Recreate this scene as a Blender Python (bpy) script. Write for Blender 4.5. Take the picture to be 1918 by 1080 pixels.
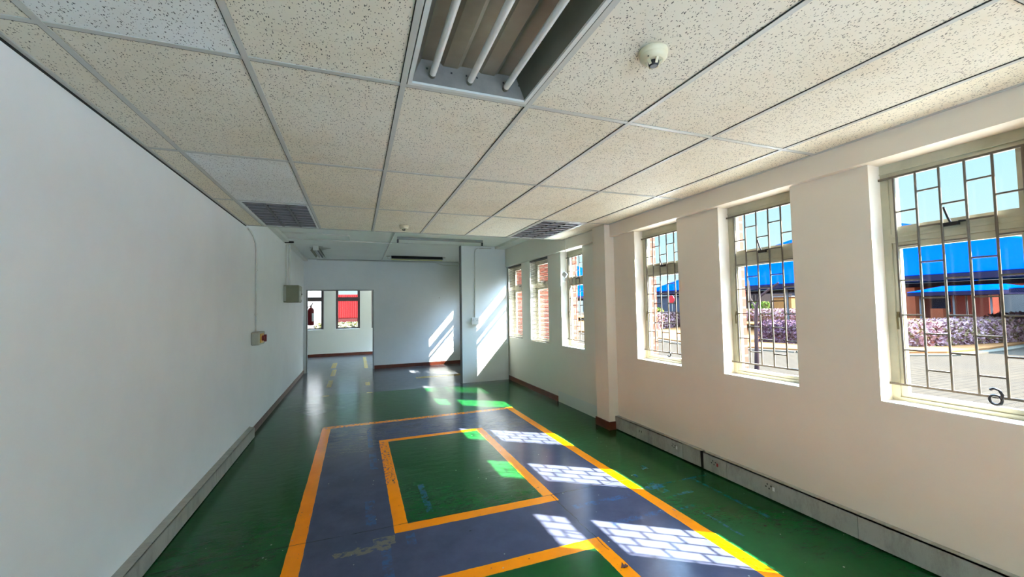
import bpy, math, random
from mathutils import Vector, Matrix
for o in list(bpy.data.objects): bpy.data.objects.remove(o)
SC = bpy.context.scene
COL = SC.collection
PI = math.pi
random.seed(7)

# ------------------------------------------------------------------ camera
F_PX, YAW, PITCH, ROLL = 768.16, .3630, .0458, -.0179
_cy, _sy = math.cos(YAW), math.sin(YAW)
_f = Vector((_sy*math.cos(PITCH), _cy*math.cos(PITCH), math.sin(PITCH)))
_r = Vector((_cy, -_sy, 0)); _u = _r.cross(_f)
_r2 = _r*math.cos(ROLL)+_u*math.sin(ROLL); _u2 = _u*math.cos(ROLL)-_r*math.sin(ROLL)
cd = bpy.data.cameras.new('camera'); cam = bpy.data.objects.new('camera', cd); COL.objects.link(cam)
cd.sensor_fit = 'HORIZONTAL'; cd.sensor_width = 36; cd.lens = F_PX/1918*36
cd.clip_start = .05; cd.clip_end = 500
m = Matrix((( _r2.x, _u2.x, -_f.x, 0), (_r2.y, _u2.y, -_f.y, 0), (_r2.z, _u2.z, -_f.z, 1.4837), (0, 0, 0, 1)))
cam.matrix_world = m
SC.camera = cam
# ------------------------------------------------------------------ colour management
SC.view_settings.view_transform = 'Standard'; SC.view_settings.look = 'None'
SC.view_settings.gamma = 1; SC.view_settings.use_curve_mapping = False
SC.view_settings.exposure = 3.46
# ------------------------------------------------------------------ sun and sky
SUN_TRAVEL = Vector((-.885, .615, -1)).normalized()
sl = bpy.data.lights.new('sun', 'SUN'); sl.energy = 8.3; sl.angle = math.radians(.53); sl.color = (1, .95, .86)
so = bpy.data.objects.new('sun', sl); COL.objects.link(so)
so.rotation_mode = 'QUATERNION'; so.rotation_quaternion = SUN_TRAVEL.to_track_quat('-Z', 'Y'); so.location = (12, -8, 14)
SKY_STRENGTH = 1.0; GLOW = 8.0
W = bpy.data.worlds.new('sky'); SC.world = W; W.use_nodes = True
nt = W.node_tree; nt.nodes.clear()
out = nt.nodes.new('ShaderNodeOutputWorld'); bg = nt.nodes.new('ShaderNodeBackground')
tc = nt.nodes.new('ShaderNodeTexCoord'); sp = nt.nodes.new('ShaderNodeSeparateXYZ')
nt.links.new(tc.outputs['Generated'], sp.inputs[0])
rp = nt.nodes.new('ShaderNodeValToRGB')
rp.color_ramp.elements[0].position = 0; rp.color_ramp.elements[0].color = (.078, .098, .104, 1)
rp.color_ramp.elements[1].position = .75; rp.color_ramp.elements[1].color = (1.4, 2.2, 3.3, 1)
e = rp.color_ramp.elements.new(.26); e.color = (.052, .09, .104, 1)
e = rp.color_ramp.elements.new(.46); e.color = (.5, .78, 1.15, 1)
nt.links.new(sp.outputs[2], rp.inputs[0])
dt = nt.nodes.new('ShaderNodeVectorMath'); dt.operation = 'DOT_PRODUCT'
nt.links.new(tc.outputs['Generated'], dt.inputs[0]); dt.inputs[1].default_value = -SUN_TRAVEL
mx = nt.nodes.new('ShaderNodeMath'); mx.operation = 'MAXIMUM'; nt.links.new(dt.outputs['Value'], mx.inputs[0]); mx.inputs[1].default_value = 0
pw = nt.nodes.new('ShaderNodeMath'); pw.operation = 'POWER'; nt.links.new(mx.outputs[0], pw.inputs[0]); pw.inputs[1].default_value = 28
gl = nt.nodes.new('ShaderNodeMix'); gl.data_type = 'RGBA'; gl.blend_type = 'ADD'
sc_ = nt.nodes.new('ShaderNodeVectorMath'); sc_.operation = 'SCALE'; sc_.inputs[0].default_value = (GLOW*.56, GLOW*.85, GLOW*1.3)
nt.links.new(pw.outputs[0], sc_.inputs['Scale'])
gl.inputs['Factor'].default_value = 1
nt.links.new(rp.outputs[0], gl.inputs['A']); nt.links.new(sc_.outputs[0], gl.inputs['B'])
nt.links.new(gl.outputs['Result'], bg.inputs[0]); bg.inputs[1].default_value = SKY_STRENGTH
nt.links.new(bg.outputs[0], out.inputs[0])

# ------------------------------------------------------------------ material helpers
LINF = 1.0
def lin(c):
    return tuple(LINF*((x/255)/12.92 if x/255 <= .04045 else ((x/255+.055)/1.055)**2.4) for x in c)+(1,)
class NT:
    def __init__(s, name):
        s.m = bpy.data.materials.new(name); s.m.use_nodes = True; s.t = s.m.node_tree
        s.b = s.t.nodes['Principled BSDF']; s.o = s.t.nodes['Material Output']
    def n(s, k): return s.t.nodes.new(k)
    def l(s, a, b): s.t.links.new(a, b)
    def put(s, sock, v):
        if hasattr(v, 'is_output'): s.l(v, sock)
        else: sock.default_value = v
    def M(s, op, a, b=0.0, c=None):
        k = s.n('ShaderNodeMath'); k.operation = op; s.put(k.inputs[0], a); s.put(k.inputs[1], b)
        if c is not None: s.put(k.inputs[2], c)
        return k.outputs[0]
    def mix(s, f, a, b, bt='MIX'):
        k = s.n('ShaderNodeMix'); k.data_type = 'RGBA'; k.blend_type = bt
        s.put(k.inputs['Factor'], f); s.put(k.inputs['A'], a); s.put(k.inputs['B'], b); return k.outputs['Result']
    def coord(s, which='Object'):
        return s.n('ShaderNodeTexCoord').outputs[which]
    def scale(s, v, sx, sy, sz):
        k = s.n('ShaderNodeMapping'); s.l(v, k.inputs[0]); k.inputs['Scale'].default_value = (sx, sy, sz); return k.outputs[0]
    def noise(s, v, sc, det=4, rough=.6, dist=0):
        k = s.n('ShaderNodeTexNoise'); s.l(v, k.inputs[0]); k.inputs['Scale'].default_value = sc
        k.inputs['Detail'].default_value = det; k.inputs['Roughness'].default_value = rough; k.inputs['Distortion'].default_value = dist
        return k.outputs[0]
    def vor(s, v, sc, feat='F1', rnd=1):
        k = s.n('ShaderNodeTexVoronoi'); k.feature = feat; s.l(v, k.inputs[0]); k.inputs['Scale'].default_value = sc
        k.inputs['Randomness'].default_value = rnd; return k
    def ramp(s, f, a, b):   # smooth 0..1 between a and b
        k = s.n('ShaderNodeMapRange'); s.put(k.inputs[0], f); k.inputs[1].default_value = a; k.inputs[2].default_value = b; return k.outputs[0]
    def xyz(s, v):
        k = s.n('ShaderNodeSeparateXYZ'); s.l(v, k.inputs[0]); return k.outputs
    def bump(s, h, st, dist=.01):
        k = s.n('ShaderNodeBump'); s.l(h, k.inputs['Height']); k.inputs['Strength'].default_value = st
        k.inputs['Distance'].default_value = dist; s.l(k.outputs[0], s.b.inputs['Normal'])
    def fin(s, rough=.5, metal=0, spec=.5):
        s.put(s.b.inputs['Roughness'], rough); s.put(s.b.inputs['Metallic'], metal)
        s.put(s.b.inputs['Specular IOR Level'], spec); return s.m
SPECD = .5
def basic(name, rgb, rough=.5, metal=0, var=.12, vs=6, spec=None, bump=0, bs=60):
    spec = SPECD if spec is None else spec
    t = NT(name); c = lin(rgb); v = t.coord()
    n = t.noise(v, vs, 4)
    d = tuple(x*(1-var) for x in c[:3])+(1,); l = tuple(min(1, x*(1+var)) for x in c[:3])+(1,)
    t.l(t.mix(t.ramp(n, .3, .7), d, l), t.b.inputs['Base Color'])
    if bump: t.bump(t.noise(v, bs, 3), bump, .004)
    return t.fin(rough, metal, spec)

def mat_wall(name, rgb, patch=False):
    t = NT(name); v = t.coord(); c = lin(rgb)
    n1 = t.noise(v, 1.3, 5, .65); n2 = t.noise(v, 14, 4)
    a = tuple(x*.955 for x in c[:3])+(1,); b = tuple(min(1, x*1.03) for x in c[:3])+(1,)
    col = t.mix(t.ramp(n1, .3, .7), a, b)
    sc = t.vor(t.scale(v, 1, 1.1, .35), 1.6)
    sm = t.M('LESS_THAN', sc.outputs['Distance'], .012)
    col = t.mix(t.M('MULTIPLY', sm, .5), col, (.12, .11, .10, 1))
    if patch:   # repainted strip low on the wall between skirting and column
        px, py, pz = t.xyz(v)
        mk = t.M('MULTIPLY', t.M('MULTIPLY', t.M('GREATER_THAN', py, 4.5), t.M('LESS_THAN', py, 5.83)), t.M('LESS_THAN', pz, .165))
        col = t.mix(t.M('MULTIPLY', mk, .6), col, lin((190, 204, 204)))
        far = t.ramp(t.M('ADD', py, t.M('MULTIPLY', n1, .6)), 4.4, 5.2)
        col = t.mix(t.M('MULTIPLY', far, .5), col, lin((222, 228, 218)))
    t.l(col, t.b.inputs['Base Color']); t.bump(t.M('ADD', n2, t.noise(v, 90, 2)), .12, .003)
    return t.fin(.55, 0, .35)
M_wall = mat_wall('white wall paint', (238, 242, 240))
M_wallw = mat_wall('warm white wall paint', (228, 215, 194), True)
M_ceilup = mat_wall('pale board ceiling paint', (232, 238, 232))

def mat_tile(name, rgb, pit=.10):
    t = NT(name); v = t.coord(); c = lin(rgb)
    warp = t.noise(v, 30, 2)
    k = t.n('ShaderNodeVectorMath'); k.operation = 'ADD'
    t.l(t.scale(v, 1.0, .62, 1), k.inputs[0])
    w2 = t.n('ShaderNodeVectorMath'); w2.operation = 'SCALE'
    nn = t.n('ShaderNodeTexNoise'); t.l(v, nn.inputs[0]); nn.inputs['Scale'].default_value = 55; t.l(nn.outputs[1], w2.inputs[0]); w2.inputs['Scale'].default_value = .012
    t.l(w2.outputs[0], k.inputs[1])
    vo = t.vor(k.outputs[0], 150)
    sx = t.n('ShaderNodeSeparateColor'); t.l(vo.outputs['Color'], sx.inputs[0])
    thr = t.M('MULTIPLY', t.ramp(sx.outputs[0], .05, .9), .36)
    pits = t.M('LESS_THAN', vo.outputs['Distance'], thr)
    st = t.ramp(t.noise(v, 1.1, 5, .7), .42, .72)
    d = tuple(c[i]*(.90, .86, .78)[i] for i in range(3))+(1,)
    col = t.mix(st, c, d)
    col = t.mix(t.M('MULTIPLY', t.ramp(t.noise(t.scale(v, 2, 14, 1), 1.4, 3), .66, .8), .25), col, (.25, .22, .18, 1))
    col = t.mix(t.M('MULTIPLY', pits, .88), col, (.028, .027, .024, 1))
    t.l(col, t.b.inputs['Base Color']); t.bump(t.M('SUBTRACT', 1, pits), .25, .003)
    return t.fin(.85, 0, .2)
M_tile = mat_tile('fissured ceiling tile', (224, 218, 200))
M_tile2 = mat_tile('newer ceiling tile', (226, 228, 224))
M_tile3 = mat_tile('yellowed ceiling tile', (230, 223, 202))
M_grid = basic('ceiling grid enamel', (186, 186, 176), .45, 0, .06)
M_dark = basic('dark gap and shade', (26, 26, 24), .8)
M_cream = basic('cream window enamel', (184, 180, 156), .4, 0, .10, 9)
M_brown = basic('brown window enamel', (74, 58, 52), .45, 0, .12)
M_bars = basic('burglar bar enamel', (100, 92, 80), .5, 0, .12, 20)
M_black = basic('black metal', (28, 28, 34), .4)
M_base = basic('varnished wood skirting', (104, 48, 30), .32, 0, .35, 5)
M_based = basic('worn red brown skirting', (104, 72, 62), .5, 0, .35, 9)
M_trunk = None
M_pvc = basic('white conduit', (214, 216, 208), .4, 0, .06)
M_metalw = basic('white enamelled steel', (206, 208, 202), .35, 0, .06)
M_refl = basic('stained reflector', (134, 126, 108), .38, .2, .3, 3)
M_reflg = basic('grey green reflector side', (104, 104, 92), .35, .4, .15, 4)
M_tube = basic('unlit fluorescent tube', (214, 212, 206), .25, 0, .08, 12)
M_ytube = basic('yellowed tube', (206, 206, 140), .3)
M_smoke = basic('aged cream plastic', (214, 204, 172), .4, 0, .05)
M_louv = basic('satin grey louvre', (84, 83, 86), .4, .3, .1)
M_louvb = basic('louvre blade metal', (138, 136, 138), .45, .2, .1)  # blades lighter than housing: contrast painted in where even light flattens them
M_red = basic('red enamel', (128, 14, 20), .3)
M_yel = basic('yellow plate', (214, 160, 40), .45)
M_khaki = basic('khaki enclosure', (134, 134, 106), .5, 0, .1)
M_grey = basic('grey enclosure', (176, 176, 160), .5, 0, .1)
M_label = basic('white label', (228, 228, 224), .5)
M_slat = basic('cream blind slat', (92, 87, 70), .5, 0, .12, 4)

def mat_trunk():
    t = NT('scuffed grey trunking enamel'); v = t.coord(); c = lin((168, 166, 154))
    s1 = t.noise(t.scale(v, 1, 3, 1.2), 3, 6, .75); s2 = t.noise(v, 26, 4, .7)
    col = t.mix(t.ramp(s1, .45, .75), c, lin((132, 128, 118)))
    col = t.mix(t.M('MULTIPLY', t.ramp(s2, .66, .74), .7), col, lin((206, 196, 170)))
    t.l(col, t.b.inputs['Base Color']); return t.fin(.5, 0, .4)
M_trunk = mat_trunk()

def mat_glass():
    t = NT('window glass'); t.t.nodes.remove(t.b)
    tr = t.n('ShaderNodeBsdfTransparent'); tr.inputs[0].default_value = (.97, .985, .98, 1)
    g = t.n('ShaderNodeBsdfGlossy'); g.inputs['Roughness'].default_value = .02
    di = t.n('ShaderNodeBsdfDiffuse'); di.inputs[0].default_value = (.8, .8, .78, 1)
    ge = t.n('ShaderNodeNewGeometry'); dp = t.n('ShaderNodeVectorMath'); dp.operation = 'DOT_PRODUCT'
    t.l(ge.outputs['Incoming'], dp.inputs[0]); t.l(ge.outputs['Normal'], dp.inputs[1])
    cs = t.M('POWER', t.M('SUBTRACT', 1, t.M('ABSOLUTE', dp.outputs['Value'])), 5)
    fr = t.M('ADD', .008, t.M('MULTIPLY', cs, .35))
    a = t.n('ShaderNodeMixShader'); t.l(fr, a.inputs[0]); t.l(tr.outputs[0], a.inputs[1]); t.l(g.outputs[0], a.inputs[2])
    b = t.n('ShaderNodeMixShader')
    v = t.coord(); dust = t.M('MULTIPLY', t.ramp(t.noise(v, 40, 5, .8), .55, .85), .006)
    t.l(t.M('ADD', dust, .0008), b.inputs[0]); t.l(a.outputs[0], b.inputs[1]); t.l(di.outputs[0], b.inputs[2])
    t.l(b.outputs[0], t.o.inputs[0]); return t.m
M_glass = mat_glass()

def mat_brick(name, c1, c2, mortar, sc=1, axis='YZ'):
    t = NT(name); v = t.coord(); x, y, z = t.xyz(v)
    cb = t.n('ShaderNodeCombineXYZ'); t.l(t.M('ADD', x, y), cb.inputs[0]); t.l(z, cb.inputs[1])
    b = t.n('ShaderNodeTexBrick'); t.l(cb.outputs[0], b.inputs[0]); b.inputs['Scale'].default_value = 1
    b.inputs['Brick Width'].default_value = .23*sc; b.inputs['Row Height'].default_value = .085*sc; b.inputs['Mortar Size'].default_value = .009*sc
    b.inputs['Color1'].default_value = lin(c1); b.inputs['Color2'].default_value = lin(c2); b.inputs['Mortar'].default_value = lin(mortar)
    t.l(b.outputs[0], t.b.inputs['Base Color']); return t.fin(.8, 0, .2)
LINF = .32   # yard colours scaled down to offset the bright indoor exposure
M_brick = mat_brick('orange face brick', (170, 78, 54), (156, 68, 48), (150, 126, 108))
def mat_paving():
    t = NT('road paving'); v = t.coord()
    b = t.n('ShaderNodeTexBrick'); t.l(v, b.inputs[0]); b.inputs['Scale'].default_value = 1
    b.inputs['Brick Width'].default_value = .3; b.inputs['Row Height'].default_value = .15; b.inputs['Mortar Size'].default_value = .008
    b.inputs['Color1'].default_value = lin((90, 80, 68)); b.inputs['Color2'].default_value = lin((85, 75, 63)); b.inputs['Mortar'].default_value = lin((54, 50, 46))
    col = t.mix(t.M('MULTIPLY', t.ramp(t.noise(v, .6, 5), .35, .7), .4), b.outputs[0], lin((74, 68, 62)))
    t.l(col, t.b.inputs['Base Color']); return t.fin(.9, 0, 0)
M_paving = mat_paving()
M_island = basic('terracotta paving', (170, 118, 76), .9, 0, .15, 2, 0)
M_kerb = basic('kerb', (120, 112, 98), .9, 0, .1, 2, 0)
M_curb2 = basic('orange kerb', (124, 84, 56), .9, 0, .15, 2, .1)

LINF = 1.0
# ------------------------------------------------------------------ mesh helpers
class MB:
    def __init__(s): s.v = []; s.f = []; s.fm = []; s.sm = []
    def add(s, vs, fs, mi=0, smooth=False):
        b = len(s.v); s.v += [tuple(x) for x in vs]
        for f in fs: s.f.append(tuple(b+i for i in f)); s.fm.append(mi); s.sm.append(smooth)
        return s
    def box(s, x0, x1, y0, y1, z0, z1, mi=0):
        v = [(x, y, z) for z in (z0, z1) for y in (y0, y1) for x in (x0, x1)]
        return s.add(v, [(0, 2, 3, 1), (4, 5, 7, 6), (0, 1, 5, 4), (2, 6, 7, 3), (0, 4, 6, 2), (1, 3, 7, 5)], mi)
    def bev(s, x0, x1, y0, y1, z0, z1, r=.004, mi=0):   # box with chamfered edges
        V = []; idx = {}
        for ix, X in enumerate((x0, x1)):
            for iy, Y in enumerate((y0, y1)):
                for iz, Z in enumerate((z0, z1)):
                    sx, sy, sz = (r if ix == 0 else -r), (r if iy == 0 else -r), (r if iz == 0 else -r)
                    for ax, p in enumerate(((X, Y+sy, Z+sz), (X+sx, Y, Z+sz), (X+sx, Y+sy, Z))):
                        idx[(ix, iy, iz, ax)] = len(V); V.append(p)
        Fc = []
        for a in range(3):
            o = [i for i in range(3) if i != a]
            for sd in (0, 1):
                q = []
                for (p, r_) in ((0, 0), (1, 0), (1, 1), (0, 1)):
                    k = [0, 0, 0]; k[a] = sd; k[o[0]] = p; k[o[1]] = r_; q.append(idx[(k[0], k[1], k[2], a)])
                Fc.append(q)
        for a in range(3):
            o = [i for i in range(3) if i != a]
            for p in (0, 1):
                for r_ in (0, 1):
                    q = []
                    for (sd, ax) in ((0, o[0]), (1, o[0]), (1, o[1]), (0, o[1])):
                        k = [0, 0, 0]; k[a] = sd; k[o[0]] = p; k[o[1]] = r_; q.append(idx[(k[0], k[1], k[2], ax)])
                    Fc.append(q)
        for ix in (0, 1):
            for iy in (0, 1):
                for iz in (0, 1): Fc.append([idx[(ix, iy, iz, a)] for a in range(3)])
        return s.add(V, Fc, mi)
    def tube(s, pts, r, n=10, caps=True, mi=0):
        P = [Vector(p) for p in pts]; rs = r if isinstance(r, (list, tuple)) else [r]*len(P)
        V = []; Fc = []; up = None
        for i, p in enumerate(P):
            d = (P[min(i+1, len(P)-1)]-P[max(i-1, 0)]).normalized()
            if up is None:
                up = Vector((0, 0, 1)) if abs(d.z) < .9 else Vector((1, 0, 0))
            a = d.cross(up).normalized(); b = a.cross(d).normalized(); up = b
            for k in range(n):
                t = 2*PI*k/n; V.append(p+(a*math.cos(t)+b*math.sin(t))*rs[i])
        for i in range(len(P)-1):
            for k in range(n): Fc.append((i*n+k, i*n+(k+1) % n, (i+1)*n+(k+1) % n, (i+1)*n+k))
        s.add(V, Fc, mi, True)
        if caps: s.add(V[:n], [tuple(range(n))], mi); s.add(V[-n:], [tuple(range(n))[::-1]], mi)
        return s
    def lathe(s, prof, c=(0, 0, 0), n=32, mi=0, axis='Z', flip=1):
        V = []; Fc = []
        for (r, h) in prof:
            for k in range(n):
                t = 2*PI*k/n; a, b = r*math.cos(t), r*math.sin(t)
                V.append({'Z': (c[0]+a, c[1]+b, c[2]+h*flip), 'X': (c[0]+h*flip, c[1]+a, c[2]+b), 'Y': (c[0]+a, c[1]+h*flip, c[2]+b)}[axis])
        for i in range(len(prof)-1):
            for k in range(n): Fc.append((i*n+k, i*n+(k+1) % n, (i+1)*n+(k+1) % n, (i+1)*n+k))
        s.add(V, Fc, mi, True)
        s.add(V[:n], [tuple(range(n))], mi); s.add(V[-n:], [tuple(range(n))], mi)
        return s
    def poly(s, pts, z0, z1, mi=0):
        n = len(pts); V = [(x, y, z0) for x, y in pts]+[(x, y, z1) for x, y in pts]
        return s.add(V, [tuple(range(n))[::-1], tuple(range(n, 2*n))]+[(i, (i+1) % n, n+(i+1) % n, n+i) for i in range(n)], mi)
    def build(s, name, mats, parent=None):
        if not isinstance(mats, (list, tuple)): mats = [mats]
        me = bpy.data.meshes.new(name); me.from_pydata(s.v, [], s.f)
        for mt in mats: me.materials.append(mt)
        for p, mi, sm in zip(me.polygons, s.fm, s.sm): p.material_index = mi; p.use_smooth = sm
        import bmesh
        bm = bmesh.new(); bm.from_mesh(me); bmesh.ops.recalc_face_normals(bm, faces=bm.faces); bm.to_mesh(me); bm.free()
        o = bpy.data.objects.new(name, me); COL.objects.link(o)
        if parent: o.parent = parent
        return o
def tag(o, label=None, cat=None, group=None, kind=None):
    if label: o['label'] = label
    if cat: o['category'] = cat
    if group: o['group'] = group
    if kind: o['kind'] = kind
    return o
def thing(name, label, cat, loc=(0, 0, 0), rz=0, group=None, kind=None):
    o = bpy.data.objects.new(name, None); COL.objects.link(o); o.location = loc; o.rotation_euler = (0, 0, rz)
    o.empty_display_size = .05
    return tag(o, label, cat, group, kind)
def copy_tree(o, parent=None):
    c = o.copy(); COL.objects.link(c); c.parent = parent
    for ch in list(o.children): copy_tree(ch, c)
    return c
def struct(mb, name, mats, parent=None, label=None, cat=None):
    o = mb.build(name, mats, parent)
    if not parent: tag(o, label, cat, kind='structure')
    return o

def wall_cells(a_cuts, b_cuts, c_cuts, solid, mat=lambda i, j, k: 0):
    """a=x, b=y, c=z cuts; solid(i,j,k) -> bool; only outside faces are made"""
    mb = MB(); na, nb, nc = len(a_cuts)-1, len(b_cuts)-1, len(c_cuts)-1
    S = lambda i, j, k: 0 <= i < na and 0 <= j < nb and 0 <= k < nc and solid(i, j, k)
    vid = {}
    def V(i, j, k):
        if (i, j, k) not in vid: vid[(i, j, k)] = len(mb.v); mb.v.append((a_cuts[i], b_cuts[j], c_cuts[k]))
        return vid[(i, j, k)]
    for i in range(na):
        for j in range(nb):
            for k in range(nc):
                if not S(i, j, k): continue
                fs = []
                if not S(i-1, j, k): fs.append([V(i, j, k), V(i, j, k+1), V(i, j+1, k+1), V(i, j+1, k)])
                if not S(i+1, j, k): fs.append([V(i+1, j, k), V(i+1, j+1, k), V(i+1, j+1, k+1), V(i+1, j, k+1)])
                if not S(i, j-1, k): fs.append([V(i, j, k), V(i+1, j, k), V(i+1, j, k+1), V(i, j, k+1)])
                if not S(i, j+1, k): fs.append([V(i, j+1, k), V(i, j+1, k+1), V(i+1, j+1, k+1), V(i+1, j+1, k)])
                if not S(i, j, k-1): fs.append([V(i, j, k), V(i, j+1, k), V(i+1, j+1, k), V(i+1, j, k)])
                if not S(i, j, k+1): fs.append([V(i, j, k+1), V(i+1, j, k+1), V(i+1, j+1, k+1), V(i, j+1, k+1)])
                for f in fs: mb.f.append(tuple(f)); mb.fm.append(mat(i, j, k)); mb.sm.append(False)
    return mb

# ------------------------------------------------------------------ dimensions
XL, XR, XO = -1.185, 2.96, 3.25
YB, YF, YE = -3.2, 10.96, 14.7
ZT, ZU = 2.4763, 2.74
SILL, HEAD = .88, 2.325
WIN = [(.915, 1.555), (2.045, 2.685), (3.18, 3.845), (5.0, 5.655), (6.115, 6.86), (7.27, 7.98), (8.36, 9.05), (9.95, 10.6), (11.6, 14.1)]  # last wide opening is unseen, added to brighten the back room
WIN_FILL = [(-.21, .43), (-1.345, -.71), (-2.47, -1.83)]  # unseen openings added near the camera to let in more daylight

# ------------------------------------------------------------------ floor
def mat_floor():
    t = NT('painted workshop floor'); v = t.coord(); x0, y0, z0 = t.xyz(v)
    wob = t.M('MULTIPLY', t.M('SUBTRACT', t.noise(v, 9, 3), .5), .012)
    x = t.M('ADD', x0, wob); y = t.M('ADD', y0, wob)
    fine = t.noise(v, 38, 5, .75); mid = t.noise(v, 5, 5, .7); big = t.noise(v, .8, 4, .6)
    def rect(xa, xb, ya, yb, X=None, Y=None):
        dx = t.M('SUBTRACT', t.M('ABSOLUTE', t.M('SUBTRACT', X or x, (xa+xb)/2)), (xb-xa)/2)
        dy = t.M('SUBTRACT', t.M('ABSOLUTE', t.M('SUBTRACT', Y or y, (ya+yb)/2)), (yb-ya)/2)
        return t.M('MAXIMUM', dx, dy)
    def inside(*a, **k): return t.M('LESS_THAN', rect(*a, **k), 0)
    def AND(a, b): return t.M('MULTIPLY', a, b)
    green = t.mix(t.ramp(mid, .3, .7), lin((8, 64, 24)), lin((12, 78, 30)))
    green = t.mix(t.M('MULTIPLY', t.ramp(big, .4, .7), .45), green, lin((28, 78, 48)))
    slate = t.mix(t.ramp(mid, .3, .7), lin((60, 65, 84)), lin((72, 76, 96)))
    slate = t.mix(t.M('MULTIPLY', t.ramp(big, .45, .7), .5), slate, lin((52, 58, 68)))
    grey = t.mix(t.ramp(mid, .3, .7), lin((78, 82, 88)), lin((92, 96, 100)))
    orange = t.mix(t.ramp(mid, .3, .75), lin((255, 143, 0)), lin((240, 130, 2)))
    yellow = lin((176, 148, 60))
    col = green
    # grey bay at the far end
    yb_ = t.M('ADD', y, t.M('MULTIPLY', x, .07))
    col = t.mix(t.M('GREATER_THAN', yb_, 7.93), col, grey)
    # pale diamond
    ang = math.radians(-53)
    xr = t.M('ADD', t.M('MULTIPLY', x, math.cos(ang)), t.M('MULTIPLY', y, math.sin(ang)))
    yr = t.M('SUBTRACT', t.M('MULTIPLY', y, math.cos(ang)), t.M('MULTIPLY', x, math.sin(ang)))
    cx, cyy = -.65, 7.05
    cxr = cx*math.cos(ang)+cyy*math.sin(ang); cyr = cyy*math.cos(ang)-cx*math.sin(ang)
    dia = inside(cxr-.46, cxr+.46, cyr-.27, cyr+.27, X=xr, Y=yr)
    col = t.mix(AND(dia, .75), col, lin((96, 108, 102)))
    # slate bay and orange frames
    col = t.mix(inside(-.36, 2.12, -2.0, 5.76), col, slate)
    wear = t.M('GREATER_THAN', fine, .33)
    o1 = AND(inside(-.402, 2.166, -2.05, 5.815), t.M('SUBTRACT', 1, inside(-.305, 2.072, -2.0, 5.715)))
    farw = t.ramp(y0, 5.66, 5.72); thr = t.M('ADD', .34, t.M('MULTIPLY', farw, .13))
    o1 = AND(o1, t.M('GREATER_THAN', fine, thr))
    col = t.mix(o1, col, orange)
    col = t.mix(inside(.28, 1.41, 2.94, 4.93), col, green)
    o2 = AND(inside(.238, 1.455, 2.895, 4.972), t.M('SUBTRACT', 1, inside(.333, 1.367, 2.993, 4.885)))
    chip = inside(.20, .32, 3.7, 4.9); thr2 = t.M('ADD', .33, t.M('MULTIPLY', chip, .115))
    o2 = AND(o2, t.M('GREATER_THAN', fine, thr2))
    col = t.mix(o2, col, orange)
    col = t.mix(inside(.28, 1.41, -1.9, 2.30), col, green)
    o3 = AND(AND(inside(.238, 1.455, -1.95, 2.346), t.M('SUBTRACT', 1, inside(.333, 1.367, -1.9, 2.25))), wear)
    col = t.mix(o3, col, orange)
    # old yellow dashes in the grey bay
    ym = None
    for (xa, xb, ya, yb) in ((.19, .28, 11.2, 13.9), (.165, .255, 8.65, 9.05), (.17, .27, 7.86, 7.92), (-.62, -.50, 11.6, 12.7), (-.56, -.46, 10.2, 11.3), (-.55, -.46, 8.75, 9.6), (-.55, -.45, 7.88, 7.94), (1.2, 2.3, 9.0, 9.22)):
        r_ = inside(xa, xb, ya, yb); ym = r_ if ym is None else t.M('MAXIMUM', ym, r_)
    col = t.mix(AND(ym, t.ramp(fine, .40, .46)), col, yellow)
    # blue paint traces
    bm_ = None
    for (xa, xb, ya, yb) in ((.14, .20, 2.0, 2.75), (.06, .13, 3.05, 3.45), (.12, .19, 4.1, 4.55), (.12, .17, 4.75, 5.6), (.30, .36, 2.72, 2.86), (.0, .34, 2.15, 2.28), (.48, .53, 3.1, 3.6), (1.5, 2.0, 2.72, 2.78), (1.62, 2.08, 2.42, 2.48),
                             (2.12, 2.84, 2.80, 2.825), (2.26, 2.33, 2.68, 2.88), (2.20, 2.36, 2.76, 2.83), (2.30, 2.50, 2.60, 2.635), (2.14, 2.34, 2.42, 2.45), (2.42, 2.48, 3.12, 3.2), (2.26, 2.29, 3.0, 3.06), (2.66, 2.69, 2.1, 2.8), (2.3, 2.32, 2.0, 2.35)):
        r_ = inside(xa, xb, ya, yb); bm_ = r_ if bm_ is None else t.M('MAXIMUM', bm_, r_)
    col = t.mix(AND(AND(bm_, t.ramp(t.noise(v, 13, 6, .85), .47, .56)), .6), col, lin((48, 88, 134)))
    # bare concrete patch
    wob2 = t.M('MULTIPLY', t.M('SUBTRACT', t.noise(v, 14, 4), .5), .12)
    cp = AND(t.M('MAXIMUM', inside(.10, .235, 2.78, 2.88, X=t.M('ADD', x, t.M('MULTIPLY', wob2, .2))), inside(-.14, .2, 2.735, 2.80, X=t.M('ADD', x, wob2), Y=t.M('ADD', y, wob2))), t.ramp(t.noise(v, 24, 4), .40, .5))
    col = t.mix(cp, col, lin((104, 100, 88)))
    # slab joints (dark cracks)
    yc = t.M('ADD', y, t.M('MULTIPLY', t.noise(v, 2.5, 4), .04))
    ln = None
    for y1 in (3.02, 5.86, 8.0):
        q = t.M('LESS_THAN', t.M('ABSOLUTE', t.M('SUBTRACT', yc, y1)), .0035 if y1 < 5 else .007)
        ln = q if ln is None else t.M('MAXIMUM', ln, q)
    ln = AND(ln, t.ramp(t.noise(v, 3, 3), .38, .48))
    ln2 = AND(t.M('LESS_THAN', t.M('ABSOLUTE', t.M('SUBTRACT', t.M('ADD', x, t.M('MULTIPLY', mid, .05)), 1.46)), .003), inside(1.3, 1.6, 2.2, 3.0))
    col = t.mix(t.M('MULTIPLY', t.M('MAXIMUM', ln, ln2), .8), col, (.012, .015, .013, 1))
    # dark scuffs, pale scratches and flecks
    sc1 = t.noise(t.scale(v, 9, 1.5, 1), 2.2, 6, .8, .6)
    col = t.mix(t.M('MULTIPLY', t.ramp(t.noise(v, 12, 6, .8), .62, .74), .25), col, (.02, .03, .028, 1))
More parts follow.
